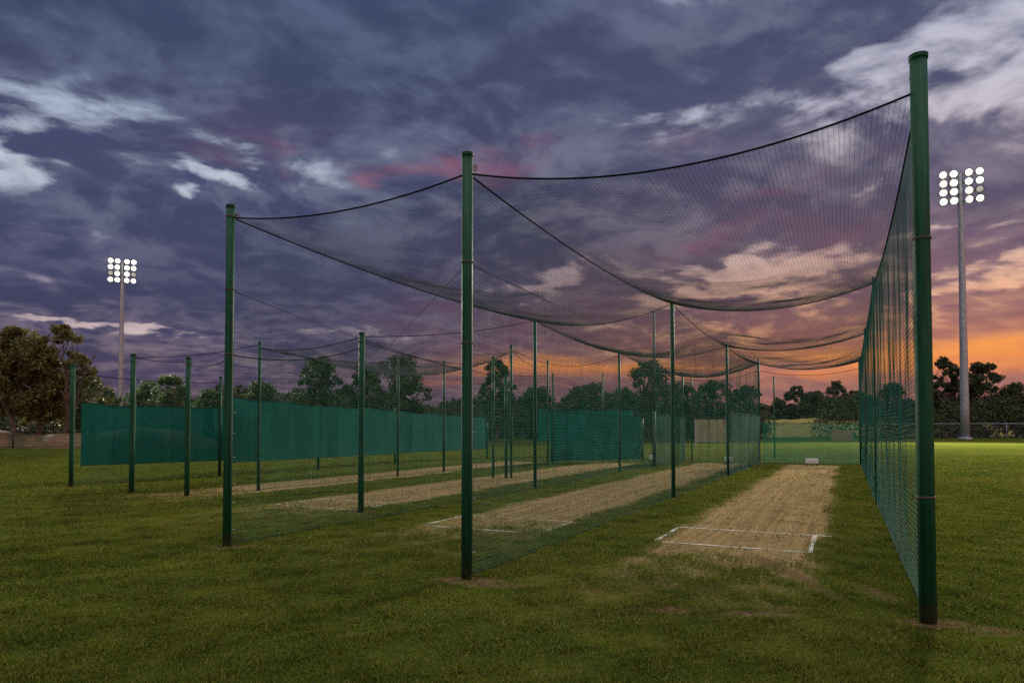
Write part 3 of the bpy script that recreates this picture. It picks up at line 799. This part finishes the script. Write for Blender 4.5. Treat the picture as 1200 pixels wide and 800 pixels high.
def tree(px, ytop, D, wpx, label, style, mat, seed, cb=.3, leaf=.22, nl=6000, name=None, cat='tree', group='trees around the field', base=0.):
    """px, ytop: where its top stands as an azimuth and height at distance D"""
    x = (px-600)/800*D; h = EYE+(503-ytop)/800*D-base; w = wpx/800*D
    tm, cm = tree_meshes(seed, h, w, h*cb, leaf, nl, style)
    o = empty(name or {'round': 'broadleaf_tree', 'open': 'gum_tree', 'bush': 'shrub'}[style], (x, D, base), random.uniform(0, 6.28))
    tag(o, label, cat, group)
    link('trunk', tm, M['bark'], o); link('crown', cm, mat, o)
    return o
O, G_, K = M['leaf_olive'], M['leaf_green'], M['leaf_dark']
tree(18, 384, 60, 95, 'large dense olive tree at the far left edge on the earth bank', 'round', O, 101, .26, .17, 15000, base=.6)
tree(-40, 378, 62, 110, 'dense olive tree cut off by the left edge of the picture', 'round', O, 102, .26, .18, 10000, base=.6)
tree(72, 379, 62, 62, 'tall open olive tree with airy top left of the floodlight', 'open', O, 103, .3, .15, 8500, base=.3)
tree(46, 404, 66, 60, 'middle olive tree between the dense one and the airy one', 'round', O, 104, .2, .18, 8000, base=.3)
tree(100, 436, 72, 60, 'low rounded olive tree at the foot of the left clump', 'round', O, 105, .12, .22, 4000)
tree(118, 452, 95, 60, 'low tree beside the foot of the left floodlight', 'bush', K, 106, .05, .3, 3000)
for i, (px, yt, wd, D, st, lb) in enumerate([
    (172, 446, 55, 110, 'round', 'low green tree just right of the left floodlight'),
    (200, 440, 50, 105, 'round', 'green tree above the left green screen'),
    (245, 458, 60, 110, 'bush', 'low bush tree behind the corner post'),
    (305, 447, 60, 100, 'round', 'low broad tree behind the first thin post'),
    (374, 416, 62, 92, 'round', 'tall green tree left of the sturdy post'),
    (425, 424, 52, 98, 'round', 'green tree behind the sturdy post'),
    (464, 416, 84, 90, 'round', 'big round green tree above the long screen'),
    (538, 466, 60, 120, 'bush', 'low bush between the round tree and the middle post'),
    (582, 420, 46, 88, 'round', 'narrow tall green tree behind the clustered posts'),
    (628, 454, 62, 105, 'open', 'low loose tree right of the clustered posts'),
    (690, 450, 78, 90, 'round', 'broad round tree behind the far green screen'),
    (760, 420, 68, 88, 'round', 'tall bushy tree behind the slim pole'),
    (728, 456, 60, 100, 'round', 'lower tree left of the tall bushy one'),
    (800, 446, 60, 90, 'round', 'low wide tree right of the tall bushy one'),
    (838, 447, 60, 92, 'round', 'low wide tree behind the beige board'),
    (874, 452, 56, 95, 'round', 'low tree left of the open end')]):
    tree(px, yt, D, wd, lb, st, G_ if i < 15 else K, 120+i, .06, .22, 11000 if wd > 60 else 8500)
for i, (px, yt, wd, D, st, lb) in enumerate([
    (933, 451, 34, 165, 'open', 'small open tree far off above the end net'),
    (955, 458, 36, 170, 'round', 'small rounded tree far off right of the open one'),
    (981, 446, 34, 150, 'round', 'dark round tree far off at the right of the open end'),
    (912, 470, 34, 165, 'bush', 'dark bush far off at the left of the open end'),
    (1004, 455, 34, 150, 'round', 'dark tree far off behind the right side net'),
    (1045, 448, 50, 150, 'round', 'dark tree far off seen through the right side net'),
    (1112, 418, 48, 130, 'open', 'open gum tree beside the tallest post'),
    (1154, 425, 52, 130, 'open', 'open gum tree right of the right floodlight'),
    (1090, 455, 50, 135, 'bush', 'dark bush behind the tallest post'),
    (1190, 450, 56, 128, 'round', 'dark low tree at the right edge'),
    (1132, 462, 60, 138, 'bush', 'dark bush between the two gum trees'),
    (1240, 446, 70, 128, 'round', 'dark tree cut off beyond the right edge')]):
    tree(px, yt, D, wd, lb, st, K, 150+i, .34 if st == 'open' else .05, .25, 10000)
def far_wood():
    g = np.random.default_rng(5); nl = 46000
    ax = g.uniform(-1.25, 1.1, nl); D = g.uniform(175, 215, nl)
    hm = 8.5+2.5*smooth_noise(ax*24, ax*0, 77)+1.2*smooth_noise(ax*90, ax*0, 78)
    z = hm*g.random(nl)**.8
    c = np.stack([D*np.tan(np.clip(ax, -1.2, 1.05))*.9, D, z], 1)
    s = g.uniform(.5, 1.1, nl); a = g.normal(0, 1, (nl, 3)); a /= np.linalg.norm(a, axis=1, keepdims=True)
    b = np.cross(a, g.normal(0, 1, (nl, 3))); b /= np.linalg.norm(b, axis=1, keepdims=True)
    A_, B_ = a*s[:, None], b*(s*.7)[:, None]
    V = np.stack([c-A_, c+B_, c+A_, c-B_], 1).reshape(-1, 3)
    o = link('far_wood', mesh_np('far_wood', V, [np.arange(nl*4).reshape(-1, 4)]), K)
    tag(o, 'dark far wood lining the horizon behind the field', 'wood', kind='stuff')
far_wood()
def undergrowth(x0, x1, D, h, n, mat, label, seed):
    g = np.random.default_rng(seed)
    x = g.uniform(x0, x1, n); hm = h*(1+.35*smooth_noise(x*.5, x*0, seed))
    c = np.stack([x, D+g.uniform(-3, 3, n), hm*g.random(n)], 1)
    s = g.uniform(.14, .32, n); a = g.normal(0, 1, (n, 3)); a /= np.linalg.norm(a, axis=1, keepdims=True)
    b = np.cross(a, g.normal(0, 1, (n, 3))); b /= np.linalg.norm(b, axis=1, keepdims=True)
    V = np.stack([c-a*s[:, None], c+b*s[:, None]*.6, c+a*s[:, None], c-b*s[:, None]*.6], 1).reshape(-1, 3)
    o = link('undergrowth', mesh_np('undergrowth', V, [np.arange(n*4).reshape(-1, 4)]), mat)
    tag(o, label, 'undergrowth', kind='stuff')
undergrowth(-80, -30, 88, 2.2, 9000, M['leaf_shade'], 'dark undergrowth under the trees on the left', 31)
undergrowth(55, 190, 124, 6.0, 26000, K, 'dark undergrowth behind the fence on the right', 32)
undergrowth(-45, 42, 112, 4.5, 22000, K, 'dark undergrowth behind the middle trees', 33)

# ------------------------------------------------------------------ sky, sun, camera
def build_world():
    w = bpy.data.worlds.new('World'); scene.world = w; w.use_nodes = True; w.cycles.sampling_method = 'MANUAL'; w.cycles.sample_map_resolution = 256
    nt = w.node_tree; nt.nodes.clear(); n = N(nt)
    out = n.node('ShaderNodeOutputWorld')
    tc = n.node('ShaderNodeTexCoord'); d = tc.outputs['Generated']
    x, y, z = n.sep(d)
    el = n.m('MULTIPLY', n.m('ARCSINE', n.m('MINIMUM', n.m('MAXIMUM', z, -1.), 1.)), 57.29578)
    az = n.m('MULTIPLY', n.m('ARCTAN2', x, y), 57.29578)
    zz = n.m('ADD', n.m('MAXIMUM', z, 0.), .19)
    ca, sa = math.cos(.38), math.sin(.38)
    cx, cy = n.m('DIVIDE', x, zz), n.m('DIVIDE', y, zz)
    u = n.m('ADD', n.m('MULTIPLY', cx, ca), n.m('MULTIPLY', cy, sa)); v = n.m('SUBTRACT', n.m('MULTIPLY', cy, ca), n.m('MULTIPLY', cx, sa))
    pv = n.comb(n.m('MULTIPLY', u, .95), v, 0.)
    warp = n.node('ShaderNodeTexNoise'); nt.links.new(pv, warp.inputs['Vector']); warp.inputs['Scale'].default_value = 1.6; warp.inputs['Detail'].default_value = 2
    wv = n.node('ShaderNodeVectorMath', operation='MULTIPLY_ADD'); nt.links.new(warp.outputs['Color'], wv.inputs[0]); wv.inputs[1].default_value = (.38, .38, 0); nt.links.new(pv, wv.inputs[2])
    P1 = wv.outputs[0]
    f1 = n.noise(P1, 1.2, 3, .5); f2 = n.noise(P1, 3.3, 6, .54); f3 = n.noise(P1, 9.5, 6, .58)
    dens = n.m('ADD', n.m('ADD', n.m('MULTIPLY', f1, .50), n.m('MULTIPLY', f2, .62)), n.m('MULTIPLY_ADD', f3, .32, -.205))
    wob = n.node('ShaderNodeTexNoise'); nt.links.new(P1, wob.inputs['Vector']); wob.inputs['Scale'].default_value = 4.; wob.inputs['Detail'].default_value = 4
    wr = n.sep(wob.outputs['Color'])
    az2 = n.m('ADD', az, n.m('MULTIPLY_ADD', wr[0], 14., -7.)); el2 = n.m('ADD', el, n.m('MULTIPLY', n.m('MULTIPLY_ADD', wr[1], 1., -.5), n.m('MINIMUM', n.m('MULTIPLY_ADD', el, .38, .6), 8.)))
    flat = n.comb(az2, el2, 0.); skew = n.comb(az2, n.m('MULTIPLY_ADD', az2, -.2, el2), 0.)
    def blobs(lst):
        """sum of soft patches round given directions; px, py and radii measured on the photo, turned into angles"""
        acc = 0.
        for px, py, rx, ry, amp, *tilt in lst:
            a0 = math.degrees(math.atan((px-600)/800)); c0 = math.cos(R(a0)); e0 = math.degrees(math.atan((503-py)/800*c0))
            ra = math.degrees(rx/800)*c0*c0; re = math.degrees(ry/800)*c0*math.cos(R(e0))**2
            if tilt: e0 -= .2*a0
            w_ = n.node('ShaderNodeVectorMath', operation='MULTIPLY_ADD'); nt.links.new(skew if tilt else flat, w_.inputs[0])
            w_.inputs[1].default_value = (1/ra, 1/re, 0); w_.inputs[2].default_value = (-a0/ra, -e0/re, 0)
            q = n.node('ShaderNodeVectorMath', operation='DOT_PRODUCT'); nt.links.new(w_.outputs[0], q.inputs[0]); nt.links.new(w_.outputs[0], q.inputs[1])
            acc = n.m('MULTIPLY_ADD', n.m('POWER', .36788, q.outputs['Value']), amp, acc)
        return acc
    dens = n.m('ADD', dens, blobs(SKY_BLOBS))
    clear = n.step(dens, .50, .33)          # 1 = bright gap
    E = n.m('DIVIDE', el, 90.)
    def ramp(st): return n.ramp(E, [(e/90., sr(*c)) for e, c in st])
    rt = n.step(az, -16., 27.)
    dk = n.mix(rt, ramp(LD), ramp(RD)); br = n.mix(rt, ramp(LB), ramp(RB))
    shade = n.m('ADD', n.m('MULTIPLY', f2, .55), n.m('MULTIPLY', f3, .45))
    thick = n.step(dens, .52, .70)
    dk = n.mix(n.m('MULTIPLY', thick, .32), dk, n.mix(.40, dk, (.016, .016, .034, 1)))
    dk = n.mix(n.m('MULTIPLY', n.step(shade, .58, .38), .42), dk, n.mix(.45, dk, br))
    c = n.mix(clear, dk, br)
    c = n.mix(n.m('MULTIPLY', n.m('MULTIPLY', n.step(f3, .40, .62), clear), .45), c, n.mix(.35, dk, br))
    # rose light on cloud undersides
    pink = blobs(SKY_PINK)
    c = n.mix(n.m('MULTIPLY', n.m('MINIMUM', pink, 1.), n.step(f2, .36, .60)), c, sr(156, 92, 112))
    # glow of the sun that has just set, low on the right
    glow = blobs(SKY_GLOW)
    gl = n.m('MULTIPLY', n.m('MINIMUM', glow, 1.), n.step(n.noise(n.comb(n.m('MULTIPLY', az, .045), n.m('MULTIPLY', el, .55)), 1., 5, .62, .5), .36, .58))
    c = n.mix(gl, c, n.ramp(E, [(0., sr(190, 105, 88)), (3.6/90, sr(212, 118, 80)), (6/90., sr(242, 152, 78)), (8.5/90., sr(246, 178, 116)), (13/90., sr(222, 172, 150)), (1., sr(200, 160, 150))]))
    # unseen sky overhead and behind, brightened as added fill light for the ground
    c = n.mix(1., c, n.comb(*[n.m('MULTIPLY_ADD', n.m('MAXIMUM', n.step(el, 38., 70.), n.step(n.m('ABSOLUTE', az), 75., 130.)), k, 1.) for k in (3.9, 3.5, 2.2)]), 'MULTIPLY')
    # below the horizon the ground hides it
    c = n.mix(n.step(el, -.5, -4.), c, (.03, .035, .02, 1))
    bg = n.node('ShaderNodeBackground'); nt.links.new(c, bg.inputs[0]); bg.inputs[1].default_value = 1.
    sky = n.node('ShaderNodeTexSky'); sky.sky_type = 'NISHITA'; sky.sun_disc = False
    sky.sun_elevation = R(2.5); sky.sun_rotation = R(SUN_AZ); sky.air_density = 1.; sky.dust_density = 2.; sky.ozone_density = 2.
    b2 = n.node('ShaderNodeBackground'); nt.links.new(sky.outputs[0], b2.inputs[0]); b2.inputs[1].default_value = .003
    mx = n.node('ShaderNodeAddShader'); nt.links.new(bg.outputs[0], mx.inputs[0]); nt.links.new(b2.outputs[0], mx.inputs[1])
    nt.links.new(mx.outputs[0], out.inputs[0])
SUN_AZ = 27.
# patches: px, py, rx, ry, amount (minus = gap in the cloud, plus = thicker cloud), tilt
SKY_BLOBS = [(250, 208, 62, 22, -.36), (5, 205, 50, 40, -.28), (60, 268, 90, 9, -.12), (85, 320, 60, 10, -.16), (150, 383, 95, 6, -.32), (40, 378, 60, 8, -.2), (410, 255, 40, 10, -.14),
             (60, 130, 90, 50, -.08), (420, 85, 340, 80, .20), (160, 40, 160, 40, .06), (330, 310, 330, 70, .24), (110, 250, 160, 26, .06), (860, 328, 120, 15, -.34, 1), (640, 332, 60, 20, -.34, 1), (840, 250, 160, 40, .05, 1),
             (1010, 215, 40, 10, -.14, 1), (1140, 90, 150, 60, -.17), (1110, 160, 60, 24, .1), (1150, 262, 90, 7, -.2, 1), (1170, 300, 80, 6, .12, 1), (985, 60, 60, 20, -.1), (810, 130, 60, 26, -.13), (1150, 335, 110, 14, -.2, 1), (700, 50, 220, 60, .16), (1140, 250, 90, 26, .10, 1),
             (1150, 375, 100, 12, .08), (960, 455, 160, 12, .2), (250, 445, 420, 34, .42), (620, 240, 230, 50, .18), (900, 20, 200, 40, .04)]
SKY_PINK = [(440, 192, 110, 10, .65), (555, 186, 50, 11, .4), (800, 292, 120, 14, .42, 1), (960, 200, 90, 14, .3, 1), (640, 180, 160, 14, .3), (330, 160, 140, 30, .06), (1000, 285, 80, 30, .3), (620, 375, 200, 30, .25)]
SKY_GLOW = [(1060, 418, 190, 17, 1.), (900, 428, 120, 11, .9), (740, 432, 130, 10, .8), (620, 425, 90, 12, .5), (1160, 352, 150, 9, .35), (1150, 395, 120, 8, .4), (1190, 420, 120, 17, .5), (560, 440, 120, 10, .3)]
LD = [(0, (84, 66, 90)), (4, (76, 66, 96)), (9, (66, 67, 99)), (16, (70, 73, 107)), (24, (67, 74, 107)), (36, (62, 75, 108)), (55, (130, 138, 168)), (90, (190, 196, 218))]
LB = [(0, (190, 150, 150)), (6, (215, 190, 185)), (11, (140, 135, 160)), (18, (190, 199, 214)), (28, (142, 162, 192)), (40, (120, 132, 165)), (55, (150, 156, 185)), (90, (190, 196, 218))]
RD = [(0, (160, 98, 98)), (3, (140, 94, 104)), (6, (165, 102, 98)), (10, (118, 88, 106)), (16, (92, 85, 112)), (24, (78, 80, 110)), (36, (68, 77, 108)), (55, (130, 138, 168)), (90, (190, 196, 218))]
RB = [(0, (230, 150, 100)), (6, (240, 160, 100)), (10, (232, 178, 150)), (16, (214, 194, 194)), (24, (194, 192, 208)), (36, (160, 168, 196)), (55, (150, 156, 185)), (90, (190, 196, 218))]
build_world()
sun = bpy.data.lights.new('sun', 'SUN'); sun.energy = .3; sun.angle = R(25); sun.color = (1., .62, .38)
so = bpy.data.objects.new('sun', sun); COL.objects.link(so)
el_ = R(5.); a_ = R(SUN_AZ)
so.rotation_euler = Vector((-math.sin(a_)*math.cos(el_), -math.cos(a_)*math.cos(el_), -math.sin(el_))).to_track_quat('-Z', 'Y').to_euler()

cam = bpy.data.cameras.new('camera'); co = bpy.data.objects.new('camera', cam); COL.objects.link(co)
cam.sensor_width = 36.; cam.lens = 36.*BASE_F/1200.; cam.shift_y = SHIFT; cam.clip_start = .05; cam.clip_end = 6000.
co.location = (0, 0, EYE); co.rotation_euler = (math.pi/2+PITCH, 0, 0)
scene.camera = co
vs = scene.view_settings
scene.display_settings.display_device = 'sRGB'
vs.view_transform = 'Standard'; vs.look = 'None'; vs.exposure = 0.; vs.gamma = 1.; vs.use_curve_mapping = False
scene.cycles.transparent_max_bounces = 24
scene.cycles.max_bounces = 5; scene.cycles.diffuse_bounces = 3; scene.cycles.transmission_bounces = 3
scene.cycles.use_denoising = False
scene.cycles.sample_clamp_direct = 5.; scene.cycles.sample_clamp_indirect = 1.
